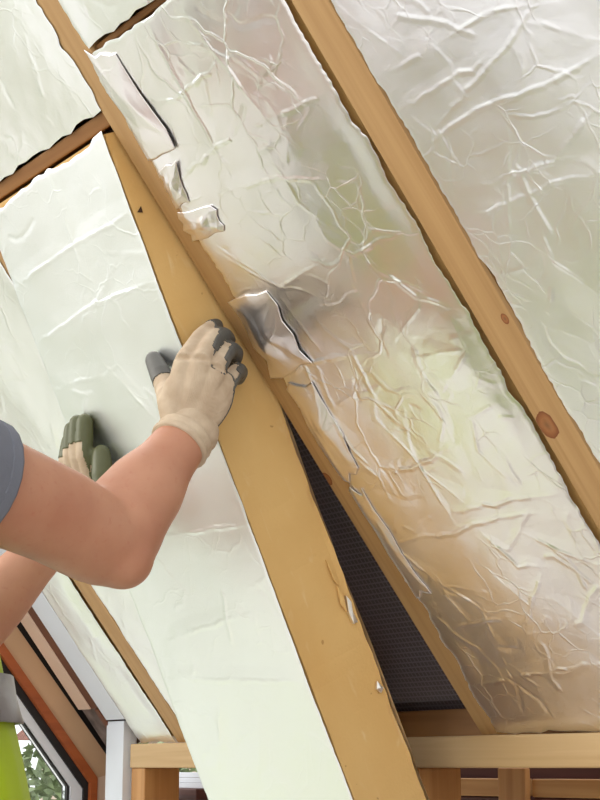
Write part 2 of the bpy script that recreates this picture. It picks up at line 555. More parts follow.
CRE_A = [[(384,72),(420,54),(460,29),(496,9),(532,4)],[(535,0),(510,45),(478,81),(438,126)],[(397,112),(442,83),(492,56)],
 [(424,144),(478,108),(519,94),(568,72),(600,54)],[(519,94),(523,67),(514,45)],[(528,22),(577,34)],[(600,101),(555,162),(483,184)],
 [(460,220),(510,202),(550,182),(600,171)],[(510,135),(510,211),(517,265)],[(535,211),(555,263),(550,324)],[(492,274),(555,261),(600,292)],
 [(360,20),(372,30),(400,50)],[(565,330),(600,345)]]
CRE_E = [[(22,282),(75,245),(130,212)],[(42,340),(90,307),(150,282)],[(60,200),(75,245),(87,277)],[(110,280),(82,330)],[(67,385),(100,375)],
 [(126,382),(159,417)],[(90,465),(160,450)],[(182,532),(250,522)],[(180,677),(300,680)],[(222,705),(222,750)],[(180,635),(200,628),(240,615)],
 [(262,735),(262,760)],[(282,780),(300,800)],[(190,630),(215,625)]]

def board(name, label, x0, x1, s0, s1, seed, creases=(), tint=(0.93, 0.93, 0.93), rough=0.33, nrand=60, fx0=None, fx1=None, h=0.002, group='fitted foil insulation boards', wav=1.0, eL=0.003, eR=0.003, camp=1.0):
    x0, x1, s0, s1 = x0 * K, x1 * K, s0 * K, s1 * K
    M = ROOFM @ T((x0 + x1) / 2, s1, 0)
    root = empty(name, M)
    tag(root, label, 'insulation board', group)
    # foil left/right limits may lap over the rafters
    fa = fx0 * K if fx0 is not None else x0 + 0.002
    fb = fx1 * K if fx1 is not None else x1 - 0.002
    fm = foil('aluminium_foil', tint, rough, seed * 1.7)
    foil_sheet('foil_facing', fa, fb, s0, s1, ROOFM, fm, root, camp=camp, res=0.0017 if len(creases) else 0.0022, h=h, seed=seed, creases=creases, nrand=nrand, wav=wav, eL=eL, eR=eR)
    foam_block('foam_core', x0 + 0.003, x1 - 0.003, s0 + 0.004, s1 - 0.004, 0.010, 0.095, ROOFM, root, seed)
    return root

rpx = lambda L, M=None: [[roof_xy(a, b, M) for a, b in l] for l in L]
bA = board('insulation_board', 'foil-faced insulation board right of the rightmost visible rafter', -1.099, -0.80, -0.5, 0.733, 11, rpx(CRE_A), (0.92, 0.93, 0.96), 0.38, nrand=38, wav=0.5, camp=0.75, fx0=-1.0965, eL=0.0035)
bB = board('insulation_board', 'wide central foil-faced insulation board with deep creases and torn foil along its left edge', -1.446, -1.146, -0.121, 0.733, 22, rpx(CRE_B), (0.93, 0.92, 0.91), 0.31, 60, wav=0.7, fx0=-1.459, fx1=-1.150, eL=0.005, eR=0.004)
bC = board('insulation_board', 'short piece of foil-faced board at the top above the central panel', -1.446, -1.146, -0.5, -0.130, 33, (), (0.93, 0.94, 0.93), 0.34, fx0=-1.452)
bD = board('insulation_board', 'foil-faced insulation board in the upper left corner above the brown cross timber', -1.812, -1.493, -0.5, -0.072, 44, (), (0.94, 0.95, 0.94), 0.36, fx1=-1.487, eR=0.005)
bF = board('insulation_board', 'bright white foil-faced board behind the left edge of the held board', -2.138, -1.857, -0.5, 0.733, 55, (), (0.96, 0.95, 0.95), 0.38, nrand=70, fx1=-1.852)
bG = board('insulation_board', 'narrow foil-faced strip between the pale rafter and the white window lining', -2.293, -2.183, -0.5, 0.733, 66, (), (0.96, 0.96, 0.96), 0.38, nrand=30)

bH = board('insulation_board', 'foil-faced insulation board beyond the right edge of the picture', -0.755, -0.448, -0.5, 0.733, 88, (), (0.92, 0.93, 0.95), 0.38, nrand=60)

# torn foil laps along the left edge of the central board
def flap(pts, seed, parent, h0=0.003, amp=0.006, n=44, lift=0.004, label=None):
    """crumpled loose foil over the quad pts (photo corners: a b on the rafter side, d c inwards)"""
    a, b, c, d = [Vector(roof_xy(*p)).to_2d() for p in pts]
    rng = random.Random(seed)
    lines = []
    for _ in range(9):
        x, y = rng.random(), rng.random(); t = rng.uniform(0, 3.14)
        lines.append((x, y, math.cos(t), math.sin(t), rng.uniform(-1, 1)))
    o2 = (a + b + c + d) / 4
    vs, fs = [], []
    eu = vnoise(n + 1, rng, 0.05, 13); ev = vnoise(n + 1, rng, 0.05, 13); ew = vnoise(n + 1, rng, 0.09, 11); ex = vnoise(n + 1, rng, 0.09, 11)
    for i in range(n + 1):
        for j in range(n + 1):
            u, v = i / n, j / n
            uu = u + eu[j] * (1 - u) + ev[j] * u
            vv = v + ew[i] * (1 - v) + ex[i] * v
            p = (a * (1 - uu) + b * uu) * (1 - vv) + (d * (1 - uu) + c * uu) * vv
            z = 0
            for (x, y, cx, cy, k) in lines:
                dd = abs((u - x) * cx + (v - y) * cy)
                z += k * max(0, 0.22 - dd) / 0.22
            z = abs(z) * amp * 0.5
            edge = min(u, 1 - u, v, 1 - v)
            z = z * min(1, edge * 2.4) + lift * max(0, math.sin(math.pi * v)) * (0.3 + 0.7 * math.sin(math.pi * u)) * 0.35
            vs.append((p.x - o2.x, p.y - o2.y, min(sheet_z(22, p.x, p.y), -0.0012) - (0.0007 + (h0 - 0.002) * min(1, edge * 2.4) + z)))
    for i in range(n):
        for j in range(n):
            q = i * (n + 1) + j
            fs.append((q, q + 1, q + n + 2, q + n + 1))
    o = mesh_obj('foil_flap', vs, fs, foil('loose_foil', (0.93, 0.90, 0.90), 0.33, seed, 0.6), parent, ROOFM @ T(o2.x, o2.y, 0), True)
    sm = o.modifiers.new('solid', 'SOLIDIFY'); sm.thickness = 0.0006
    if label: o['label'] = label
    return o
flap([(88, 52), (152, 162), (182, 152), (112, 48)], 5, bB, 0.003, 0.003, label='loose torn foil lap')
flap([(178, 212), (193, 240), (228, 230), (214, 204)], 6, bB, 0.004, 0.0045)
flap([(228, 300), (275, 378), (312, 362), (268, 290)], 7, bB, 0.005, 0.010, label='crumpled grey foil flap')
flap([(160, 170), (176, 208), (190, 200), (176, 160)], 8, bB, 0.004, 0.003)
flap([(285, 385), (345, 480), (362, 470), (318, 385)], 9, bB, 0.004, 0.003)
flap([(350, 490), (420, 600), (430, 590), (365, 490)], 10, bB, 0.003, 0.002)

# ---- the board being lifted into place, hinged down at its top edge
AL = math.atan(0.2325)
bd = (Dv * math.cos(AL) - Nv * math.sin(AL)).normalized()
bn = Vector((1, 0, 0)).cross(bd)
p0 = CAMP + (Dv * -0.052 + Nv * (1 - 0.0075)) * K
BM = Matrix(((1, bd.x, bn.x, 0), (0, bd.y, bn.y, p0.y), (0, bd.z, bn.z, p0.z), (0, 0, 0, 1)))
EX0, EX1 = -1.80 * K, -1.497 * K
ELEN = 1.2
TB = 0.089 * K
held = empty('insulation_board', BM @ T((EX0 + EX1) / 2, ELEN, 0))
tag(held, 'loose foil-faced board with yellow foam edge, held tilted by two gloved hands', 'insulation board')
foil_sheet('foil_facing', EX0, EX1, 0, ELEN, BM, foil('held_board_foil', (0.94, 0.95, 0.95), 0.36, 77, 0.55), held, h=0.0006, seed=77,
           creases=rpx(CRE_E, BM), nrand=26, wav=0.25, camp=0.8, flat=True, skew=0.012, eL=0.0016, eR=0.0010, eT=0.006)
foam_block('foam_core', EX0 + 0.002, EX1 - 0.001, 0.003, ELEN, 0.0004, TB, BM, held, 8, 0.0007, 0.0022)
foil_sheet('back_foil', EX0, EX1 + 0.001, 0, ELEN, BM @ T(0, 0, TB + 0.001), MAT.setdefault('backfoil', foil('back_foil', (0.9, 0.88, 0.84), 0.4, 3)), held, h=0.0, seed=5, nrand=10, wav=0.3, eL=0.002, eR=0.004, res=0.012)

# scraps of foil and foam torn at the rear edge of the held board, nail hole in its edge
def scrap(pts, parent, name='foil_scrap', th=0.004, X=EX1 + 0.0008, seed=1):
    rng = random.Random(seed)
    P = []
    for a, b in pts:
        r = ray(a, b)
        P.append(CAMP + r * (X / r.x))
    c = sum(P, Vector()) / len(P)
    vs = [p - c for p in P] + [p - c + Vector((th * rng.uniform(0.5, 1.3), 0, 0)) for p in P]
    vs = vs + [Vector((th * 1.3, 0, 0))]
    n = len(P)
    fs = [(i, (i + 1) % n, (i + 1) % n + n, i + n) for i in range(n)] + [(i + n, (i + 1) % n + n, 2 * n) for i in range(n)] + [tuple(reversed(range(n)))]
    return mesh_obj(name, vs, fs, MAT['backfoil'] if name == 'foil_scrap' else MAT['foam'], parent, Matrix.Translation(c))
scrap([(344, 596), (349, 602), (352, 612), (357, 622), (352, 624), (347, 613)], held, seed=2)
scrap([(376, 681), (382, 688), (380, 693), (375, 689)], held, seed=3)
scrap([(336, 585), (343, 594), (346, 612), (340, 604)], held, 'foam_scrap', 0.003, seed=4)
scrap([(325, 560), (330, 566), (338, 586), (333, 580)], held, 'foam_scrap', 0.002, seed=5)
hole = plain('dark_hole', (70, 45, 25), 0.9)
hp = ray(140, 209); hp = CAMP + hp * ((EX1 - 0.0003) / hp.x)
mesh_obj('nail_hole', [(0.0006, -0.004, -0.005), (0.0006, 0.004, -0.004), (0.0006, 0.001, 0.004), (-0.004, 0, 0)], [(0, 1, 2), (0, 3, 1), (1, 3, 2), (2, 3, 0)], hole, held, Matrix.Translation(hp))

# ------------------------------------------------------------------ eaves: beam, studs, plates
def wbox(name, lo, hi, mat, parent=None, bevel=0.002):
    """layout units relative to the eye -> metres"""
    return box(name, [v * K + (ZC if i == 2 else 0) for i, v in enumerate(lo)], [v * K + (ZC if i == 2 else 0) for i, v in enumerate(hi)], mat, parent, None, bevel)
FL = -ZC / K
tag(wbox('wall_beam', (-2.300, 1.225, 0.0), (-0.35, 1.318, 0.0355), MAT['beam'], None, 0.0025), 'long pale pine beam lying level at the foot of the rafters', 'beam')
tag(wbox('wall_stud', (-2.300, 1.228, FL), (-2.258, 1.288, 0.0), MAT['stud']), 'orange pine post under the left end of the level beam', 'post', 'posts under the beam')
tag(wbox('wall_stud', (-1.642, 1.235, FL), (-1.600, 1.298, 0.0), MAT['stud']), 'brown pine post under the beam just right of the held board', 'post', 'posts under the beam')
tag(wbox('wall_stud', (-0.98, 1.235, FL), (-0.938, 1.298, 0.0), MAT['stud']), 'pine post under the right part of the beam beyond the picture edge', 'post', 'posts under the beam')
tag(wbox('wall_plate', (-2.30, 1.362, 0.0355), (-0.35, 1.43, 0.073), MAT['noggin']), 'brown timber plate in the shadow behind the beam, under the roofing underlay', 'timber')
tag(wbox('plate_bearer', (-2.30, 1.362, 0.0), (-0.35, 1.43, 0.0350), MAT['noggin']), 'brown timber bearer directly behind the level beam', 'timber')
for a, b2, lb in ((-2.9, -1.702, 'orange pine rail behind the posts, left of the small upright block'), (-1.648, -0.6, 'orange pine rail below the beam, right of the small upright block')):
    tag(wbox('rail', (a, 1.4505, -0.036), (b2, 1.50, -0.0135), MAT['plank']), lb, 'rail', 'rails below the beam')
tag(wbox('upright_block', (-1.7015, 1.440, FL), (-1.6485, 1.4495, 0.0), MAT['stud']), 'small upright pine block between the two rails under the beam', 'block')
tag(wbox('dark_board', (-2.9, 1.452, -0.30), (-1.702, 1.49, -0.0365), MAT['darkwood']), 'dark red board under the left rail, beside the orange post', 'board', 'dark boards under the rails')
tag(wbox('dark_board', (-1.648, 1.452, -0.30), (-0.6, 1.49, -0.0365), MAT['darkwood']), 'dark red board under the right rail', 'board', 'dark boards under the rails')
o = wbox('wall_eaves', (-2.44, 1.53, FL), (1.8, 1.56, 0.10), MAT['darkwood']); o['kind'] = 'structure'
for i in range(3):
    tag(wbox('foam_strip', (-2.60, 1.425 + 0.002 * i, -0.0322 + 0.0085 * i), (-2.40, 1.4495, -0.0242 + 0.0085 * i), MAT['white'], None, 0.001),
        ['lowest', 'middle', 'topmost'][i] + ' thin white strip of the stack lying behind the orange post', 'strip', 'white strips behind the post')
tag(wbox('strip_ledge', (-2.60, 1.40, -0.050), (-2.40, 1.4515, -0.0325), MAT['darkwood']), 'dark red ledge under the stack of white strips', 'ledge')

# ------------------------------------------------------------------ roof window at the lower left
MAT['tan'] = plain('tan_lacquered_pine', (206, 168, 132), 0.4, 40, 0.05, 0.06)
MAT['pink'] = plain('pale_pine_frame', (226, 196, 172), 0.45, 40, 0.05, 0.06)
MAT['brown'] = plain('brown_stained_pine', (112, 66, 44), 0.5, 40, 0.1, 0.2)
MAT['orange'] = wood('orange_stained_pine', (176, 92, 46), (146, 70, 32), 'Y', 0.4)
MAT['gasket'] = plain('black_gasket_and_gap', (24, 20, 20), 0.6)
MAT['bead'] = plain('white_glazing_bead', (226, 228, 232), 0.35, 0, 0, 0.03)
MAT['dusty'] = plain('dusty_grey_timber', (128, 112, 104), 0.9, 30, 0.4, 0.35, vscale=40)
def rbox(name, x0, x1, s0, s1, h0, h1, mat, parent=None, M=ROOFM, bevel=0.0012):
    """layout units in the roof frame, h measured into the room"""
    return box(name, (x0 * K, s0 * K, -h1 * K), (x1 * K, s1 * K, -h0 * K), mat, parent, M, bevel)
o = rbox('trim_1', -2.356, -2.2945, -0.5, 0.690, -0.02, 0.0005, MAT['white'])
tag(o, 'white sloping window lining board beside the narrow foil strip', kind='structure')
o = wbox('wall_left', (-2.362, 1.2165, FL), (-2.306, 1.24, 0.070), MAT['white'], None, 0.001)
tag(o, 'white upright lining board below the sloping lining', kind='structure')
w = empty('window_1', ROOFM @ T(-2.6 * K, 0.80 * K, 0))
tag(w, 'roof window with a tan and orange sash standing slightly open', kind='structure')
rbox('frame_edge', -2.382, -2.3565, 0.05, 0.668, -0.05, 0.0, MAT['brown'], w)
rbox('frame_stile', -2.424, -2.3825, 0.05, 0.668, -0.06, 0.001, MAT['pink'], w)
rbox('frame_rail', -2.4245, -2.3565, 0.669, 0.752, -0.09, -0.004, MAT['dusty'], w)
rbox('frame_lip', -2.370, -2.3575, 0.669, 0.752, -0.0038, 0.002, MAT['brown'], w)

# gable glazing whose head follows the roof slope and whose right jamb is upright
GX = -2.44 * K
def gy(x, y, X=GX):
    r = ray(x, y)
    q = CAMP + r * (X / r.x)
    return (q.y, q.z)
def prism(name, poly, x0, x1, mat, parent=None):
    """polygon of (Y, Z) points extruded along X between x0 and x1"""
    c = (sum(p[0] for p in poly) / len(poly), sum(p[1] for p in poly) / len(poly))
    n = len(poly)
    vs = [(d, p[0] - c[0], p[1] - c[1]) for d in (-(x1 - x0) / 2, (x1 - x0) / 2) for p in poly]
    fs = [tuple(range(n)), tuple(reversed(range(n, 2 * n)))] + [(i, i + n, (i + 1) % n + n, (i + 1) % n) for i in range(n)]
    o = mesh_obj(name, vs, fs, mat, parent, T((x0 + x1) / 2, c[0], c[1]))
    bm = bmesh.new(); bm.from_mesh(o.data); bmesh.ops.recalc_face_normals(bm, faces=bm.faces); bm.to_mesh(o.data); bm.free()
    return o
def head(c, x):          # photo point on a head line
    return gy(x, c + 1.433 * x)
XL = -420                # far end of the head lines (outside the picture)
ZB = 0.10                # sill height
def down(p):
    return (p[0], ZB)
g2 = empty('window_2', T(GX, 1.40, ZB))
tag(g2, 'gable window with a sloping tan and orange frame and upright right jamb, garden behind', kind='structure')
def band(name, c0, c1, v0, v1, x0, x1, mat, jmat=None, jname=None):
    """sloping member between head lines c0, c1 and the upright member between photo columns v0 (outer), v1"""
    prism(name, [head(c0, XL), head(c0, v0), head(c1, v1), head(c1, XL)], x0, x1, mat, g2)
    pa, pb = head(c0, v0), head(c1, v1)
    prism(jname or name, [pa, down(pa), down(pb), pb], x0, x1, jmat or mat, g2)
band('head_frame', 602.5, 639, 118, 97, GX - 0.055, GX, MAT['tan'], MAT['pink'], 'jamb_frame')
band('head_moulding', 639.3, 654, 96.8, 90, GX - 0.050, GX + 0.004, MAT['orange'], MAT['orange'], 'jamb_moulding')
band('gasket', 654.3, 667, 89.8, 85, GX - 0.045, GX - 0.006, MAT['gasket'])
band('glazing_bead', 667.3, 682, 84.8, 73, GX - 0.042, GX - 0.010, MAT['bead'])
band('spacer_bar', 682.3, 685.5, 72.8, 70.5, GX - 0.036, GX - 0.014, MAT['gasket'])
prism('dark_gap_fill', [head(602, XL), head(602, 118), head(555, 122), head(555, XL)], GX - 0.05, GX - 0.02, MAT['gasket'], g2)  # black sheet standing in for the shade of the gap above the head
pa = head(602, 118.2)
prism('jamb_packing', [pa, down(pa), (pa[0] + 0.10, ZB), (pa[0] + 0.10, pa[1] - 0.02)], GX - 0.05, GX - 0.02, MAT['dusty'], g2)
ga, gb = head(685.8, XL), head(685.8, 70.2)
prism('glass_pane', [ga, gb, down(gb), (ga[0], ZB)], GX - 0.030, GX - 0.022, MAT['glass'], g2)
box('sill', (GX - 0.06, ga[0], ZB - 0.06), (GX + 0.02, gy(118, 780)[0], ZB - 0.001), MAT['tan'], g2, None, 0.003)
for yy in (0.35,):
    zz = ga[1] + (gb[1] - ga[1]) * (yy - ga[0]) / (gb[0] - ga[0])
    prism('mullion', [(yy - 0.03, ZB), (yy + 0.03, ZB), (yy + 0.03, zz), (yy - 0.03, zz)], GX - 0.055, GX - 0.0305, MAT['tan'], g2)

# ------------------------------------------------------------------ garden outside
MAT['paving'] = plain('pale_paving', (226, 222, 218), 0.8, 30, 0.2, 0.1, vscale=3)
MAT['leaf'] = plain('hedge_leaves', (158, 172, 128), 0.7, 20, 0.6, 0.45, vscale=9)
MAT['bark'] = plain('bark', (96, 78, 62), 0.9, 20, 0.5, 0.3)
MAT['render'] = plain('pinkish_render', (214, 190, 178), 0.8, 10, 0.1, 0.08)
MAT['tile'] = plain('red_roof_tiles', (146, 92, 76), 0.8, 20, 0.3, 0.25)
MAT['pane'] = plain('dark_window_glass', (80, 88, 96), 0.1)
MAT['lush'] = plain('yellow_green_lawn', (180, 196, 48), 0.9, 20, 0.3, 0.2, vscale=3)
o = box('added_lawn', (-9.3, -3.6, -2.739), (-7.5, -0.6, -2.70), MAT['lush']); o['kind'] = 'structure'  # unseen grass patch added to give the foil yellow-green reflections
o = box('added_terrace', (-14.0, -14.0, -2.8), (4.0, 3.4, -2.74), MAT['paving']); o['kind'] = 'structure'  # unseen pale paving, added and sized to brighten the foil's reflections
def shrub(name, label, c, r, h, seed, n=900):
    """bush of many small leaves on a short stem"""
    rng = random.Random(seed)
    root = empty(name, T(c[0], c[1], -2.8))
    tag(root, label, 'shrub', 'garden shrubs outside the window')
    vs, fs = [], []
    for k in range(n):
        while True:
            p = Vector((rng.uniform(-1, 1), rng.uniform(-1, 1), rng.uniform(-1, 1)))
            if 0.45 < p.length < 1: break
        p = Vector((p.x * r, p.y * r, h * 0.55 + p.z * h * 0.45))
        a = Vector((rng.gauss(0, 1), rng.gauss(0, 1), rng.gauss(0, 1))).normalized() * rng.uniform(0.05, 0.1)
        b2 = a.orthogonal().normalized() * 0.035
        i = len(vs)
        vs += [p - a, p + b2, p + a, p - b2]
        fs.append((i, i + 1, i + 2, i + 3))
    mesh_obj('foliage', vs, fs, MAT['leaf'], root, T(c[0], c[1], -2.8))
    v2, f2 = [], []
    add_box(v2, f2, (-0.08, -0.08, 0), (0.08, 0.08, h * 0.5))
    mesh_obj('stem', v2, f2, MAT['bark'], root, T(c[0], c[1], -2.8))
shrub('garden_shrub', 'tall leafy green shrub outside, seen through the glass beside the vest', (-13.0, 6.6), 1.6, 4.3, 1, 7000)
shrub('garden_shrub', 'smaller leafy shrub farther along the garden outside the window', (-16.5, 5.2), 1.5, 3.4, 2, 5000)
shrub('garden_shrub', 'low leafy shrub at the right of the garden view', (-15.0, 10.2), 1.0, 2.9, 3, 3000)
for k, (x, y, hh) in enumerate(((-20, -2.4, 6.2), (-21.5, -8.0, 7.0), (-20, -13.6, 6.4), (-18, -19.2, 6.6))):  # unseen trees, added to darken what the held board's foil reflects
    shrub('added_tree', ['round leafy tree at the near end of the added unseen row', 'tallest leafy tree of the added unseen row', 'leafy tree third along the added unseen row', 'leafy tree at the far end of the added unseen row'][k], (x, y), 2.6, hh, 20 + k, 6000)
hs = empty('neighbour_house', T(-22, 16, -2.8))
tag(hs, 'pinkish rendered house with a red roof beyond the garden', 'house')
box('wall', (-26, 12.2, -2.8), (-20, 19, 1.6), MAT['render'], hs)
prism('roof', [(11.8, 1.6), (19.4, 1.6), (15.6, 4.6)], -26.4, -19.6, MAT['tile'], hs)
for yy in (13.3, 16.4):
    box('window', (-20.02, yy, -0.6), (-19.95, yy + 1.3, 0.8), MAT['pane'], hs)

# ------------------------------------------------------------------ the worker
MAT['tee'] = plain('grey_cotton', (126, 130, 142), 0.9, 200, 0.2, 0.1)
MAT['vest'] = plain('hi_vis_yellow_green', (186, 214, 30), 0.6, 150, 0.15, 0.08)
MAT['tape'] = plain('grey_reflective_tape', (150, 148, 150), 0.35, 200, 0.1, 0.06, metal=0.3)
MAT['trouser'] = plain('navy_work_cotton', (128, 118, 104), 0.9, 150, 0.2, 0.15)
MAT['boot'] = plain('tan_boot_leather', (120, 84, 52), 0.6, 80, 0.2, 0.15)
MAT['hair'] = plain('brown_hair', (74, 52, 36), 0.7, 120, 0.6, 0.3)
MAT['eye'] = plain('eye', (60, 50, 44), 0.2)

def loft(path, rad, side=None, n=18, cap=True, sub=5):
    """smooth tube through path points; rad = radius or (across, along 'side') per point"""
    P = [Vector(p) for p in path]
    R = [r if isinstance(r, tuple) else (r, r) for r in rad]
    pts, rr = [], []
    for i in range(len(P) - 1):
        p0, p1, p2, p3 = P[max(i - 1, 0)], P[i], P[i + 1], P[min(i + 2, len(P) - 1)]
        for k in range(sub):
            t = k / sub
            pts.append(0.5 * ((2 * p1) + (p2 - p0) * t + (2 * p0 - 5 * p1 + 4 * p2 - p3) * t * t + (3 * p1 - p0 - 3 * p2 + p3) * t ** 3))
            e = t * t * (3 - 2 * t)
            rr.append(tuple(R[i][q] * (1 - e) + R[i + 1][q] * e for q in (0, 1)))
    pts.append(P[-1]); rr.append(R[-1])
    vs, fs = [], []
    ref = Vector(side) if side else None
    for i, p in enumerate(pts):
        tg = (pts[min(i + 1, len(pts) - 1)] - pts[max(i - 1, 0)]).normalized()
        if ref is None:
            ref = tg.orthogonal()
        b = (ref - tg * ref.dot(tg)).normalized()
        if side is None: ref = b
        a = tg.cross(b)
        for k in range(n):
            th = 6.28318 * k / n
            vs.append(p + a * (math.cos(th) * rr[i][0]) + b * (math.sin(th) * rr[i][1]))
    m = len(pts)
    for i in range(m - 1):
        for k in range(n):
            q, q2 = i * n + k, i * n + (k + 1) % n
            fs.append((q, q2, q2 + n, q + n))
    if cap:
        fs.append(tuple(reversed(range(n))))
        fs.append(tuple((m - 1) * n + k for k in range(n)))
    return vs, fs

def ball(c, r, n=14):
    vs, fs = [], []
    c = Vector(c)
    r = r if isinstance(r, tuple) else (r, r, r)
    for i in range(n + 1):
        a = math.pi * i / n
        for k in range(n):
            b = 6.28318 * k / n
            vs.append(c + Vector((r[0] * math.sin(a) * math.cos(b), r[1] * math.sin(a) * math.sin(b), r[2] * math.cos(a))))
    for i in range(n):
        for k in range(n):
            q, q2 = i * n + k, i * n + (k + 1) % n
            fs.append((q, q + n, q2 + n, q2))
    return vs, fs

def union(name, shapes, voxel, iters, mat, parent, M, keep=True):
    """weld closed shapes into one continuous skin"""
    vs, fs = [], []
    Mi = M.inverted()
    for v, f in shapes:
        i = len(vs)
        vs += [Mi @ Vector(p) for p in v]
        fs += [tuple(a + i for a in q) for q in f]
    me = bpy.data.meshes.new('tmp')
    me.from_pydata([tuple(v) for v in vs], [], fs)
    t = bpy.data.objects.new('tmp', me)
    COL.objects.link(t)
    bm = bmesh.new(); bm.from_mesh(me); bmesh.ops.recalc_face_normals(bm, faces=bm.faces); bm.to_mesh(me); bm.free()
    r = t.modifiers.new('r', 'REMESH'); r.mode = 'VOXEL'; r.voxel_size = voxel
    sm = t.modifiers.new('s', 'SMOOTH'); sm.factor = 0.5; sm.iterations = iters
    dg = bpy.context.evaluated_depsgraph_get()
    out = bpy.data.meshes.new_from_object(t.evaluated_get(dg))
    bpy.data.objects.remove(t)
    out.name = name
    out.materials.clear()
    out.materials.append(mat)
    out.polygons.foreach_set('use_smooth', [True] * len(out.polygons))
    o = bpy.data.objects.new(name, out)
    COL.objects.link(o)
    place(o, parent, M)
    return o

# joints of the arms, from the sight lines and the reach of a standing adult
RS = px(-98, 450, 1.64)
RE = px(108, 538, 1.84)
RW = px(186, 436, 1.955)
LS = RS + Vector((-0.39, 0.03, 0.0))
BO = BM.translation
def held_pt(x, y, off):        # point 'off' metres in front of the held board's foil
    return on_plane(x, y, BO - bn * off, bn)
LWp = held_pt(74, 516, 0.045)
LE = px(-105, 712, 2.16)
neck = (RS + LS) / 2 + Vector((0, 0.0, 0.05))
ped = (RS + LS) / 2
feet_z = 0.0
PM = T(ped.x, ped.y - 0.05, 0)
person = empty('person', PM)
tag(person, 'worker in grey t-shirt and hi-vis vest holding the loose board with gloved hands', 'person')

hip = Vector((ped.x + 0.02, ped.y + 0.045, 0.93))
chest = Vector((ped.x, ped.y + 0.0, 1.28))
waist = Vector((ped.x + 0.02, ped.y + 0.03, 1.08))
XS = (1, 0, 0)
def torso(e):
    top = Vector((ped.x, ped.y, RS.z + 0.02))
    return loft([hip - Vector((0, 0, 0.10)), hip, waist, chest, top], [(0.10 + e, 0.15 + e), (0.125 + e, 0.175 + e), (0.118 + e, 0.160 + e), (0.130 + e, 0.185 + e), (0.07 + e, 0.165 + e)], XS, 26)
arm_r = loft([RS + Vector((-0.06, 0, 0.0)), RS, RS.lerp(RE, 0.35), RS.lerp(RE, 0.72), RE + Vector((0, 0, -0.004)), RE.lerp(RW, 0.22), RE.lerp(RW, 0.42), RE.lerp(RW, 0.78), RW],
             [0.055, 0.062, 0.056, 0.053, 0.050, 0.050, 0.047, 0.034, 0.030], None, 22)
arm_l = loft([LS + Vector((0.06, 0, 0)), LS, LS.lerp(LE, 0.4), LS.lerp(LE, 0.8), LE, LE.lerp(LWp, 0.25), LE.lerp(LWp, 0.5), LE.lerp(LWp, 0.8), LWp],
             [0.055, 0.062, 0.054, 0.049, 0.046, 0.048, 0.044, 0.034, 0.030], None, 22)
hc = neck + Vector((-0.02, -0.02, 0.20))
head_s = [ball(hc, (0.076, 0.098, 0.112)), ball(hc + Vector((0, 0.035, -0.05)), (0.060, 0.068, 0.072)),
          loft([neck - Vector((0, 0, 0.05)), neck + Vector((-0.005, 0.0, 0.07)), hc], [0.062, 0.057, 0.05], None, 16),
          ball(hc + Vector((0, 0.104, -0.022)), (0.013, 0.020, 0.022)), ball(hc + Vector((0, 0.098, -0.072)), (0.024, 0.012, 0.010)),
          ball(hc + Vector((0.078, -0.005, -0.015)), (0.010, 0.020, 0.030)), ball(hc + Vector((-0.078, -0.005, -0.015)), (0.010, 0.020, 0.030))]
legs = []
for sgn in (1, -1):
    h0 = hip + Vector((0.09 * sgn, 0, -0.03)); kn = Vector((hip.x + 0.11 * sgn, hip.y + 0.04, 0.50)); an = Vector((hip.x + 0.13 * sgn, hip.y - 0.02, 0.09))
    legs.append((h0, kn, an))
def leg(i, e):
    h0, kn, an = legs[i]
    return loft([h0, h0.lerp(kn, 0.4), kn, kn.lerp(an, 0.35), an], [0.092 + e, 0.082 + e, 0.058 + e, 0.056 + e, 0.040 + e], None, 18)
elbow = [ball(RE + Vector((0.012, 0.012, -0.022)), 0.036)]
body = union('body', [torso(0), arm_r, arm_l, leg(0, 0), leg(1, 0)] + elbow + head_s, 0.006, 7, MAT['skin'], person, PM)
for sgn in (1, -1):
    e = ball(hc + Vector((0.030 * sgn, 0.083, 0.004)), 0.0105, 10)
    mesh_obj('eye', [p - hc for p in e[0]], e[1], MAT['eye'], person, Matrix.Translation(hc), True)
union('hair', [ball(hc + Vector((0, -0.018, 0.022)), (0.084, 0.098, 0.106))], 0.006, 3, MAT['hair'], person, PM)
def sleeve(S0, E0, t, e, inner):
    return loft([S0 + Vector((inner, 0, 0)), S0 + Vector((0, 0, 0.006)), S0.lerp(E0, t * 0.6), S0.lerp(E0, t)], [0.058 + e, 0.0665 + e, 0.063 + e, 0.061 + e], None, 22)
shirt = union('t_shirt', [torso(0.012), sleeve(RS, RE, 0.34, 0.006, -0.08), sleeve(LS, LE, 0.50, 0.006, 0.08), loft([neck - Vector((0, 0, 0.06)), neck + Vector((0, 0.012, 0.01))], [0.09, 0.07], None, 18)], 0.006, 5, MAT['tee'], person, PM)
cf = loft([RS.lerp(RE, 0.295), RS.lerp(RE, 0.345)], [0.0675, 0.0675], None, 24)
mesh_obj('sleeve_hem', [PM.inverted() @ p for p in cf[0]], cf[1], MAT['tee'], shirt, PM, True)
vest_t = Vector((ped.x, ped.y, RS.z + 0.035))
vest = union('hi_vis_vest', [loft([hip - Vector((0, 0, 0.06)), hip + Vector((0, 0.012, 0.04)), waist + Vector((0, 0.015, 0)), chest + Vector((0, 0.0, 0)), vest_t], [(0.150, 0.195), (0.160, 0.205), (0.152, 0.195), (0.153, 0.205), (0.102, 0.150)], XS, 30)], 0.006, 4, MAT['vest'], person, PM)
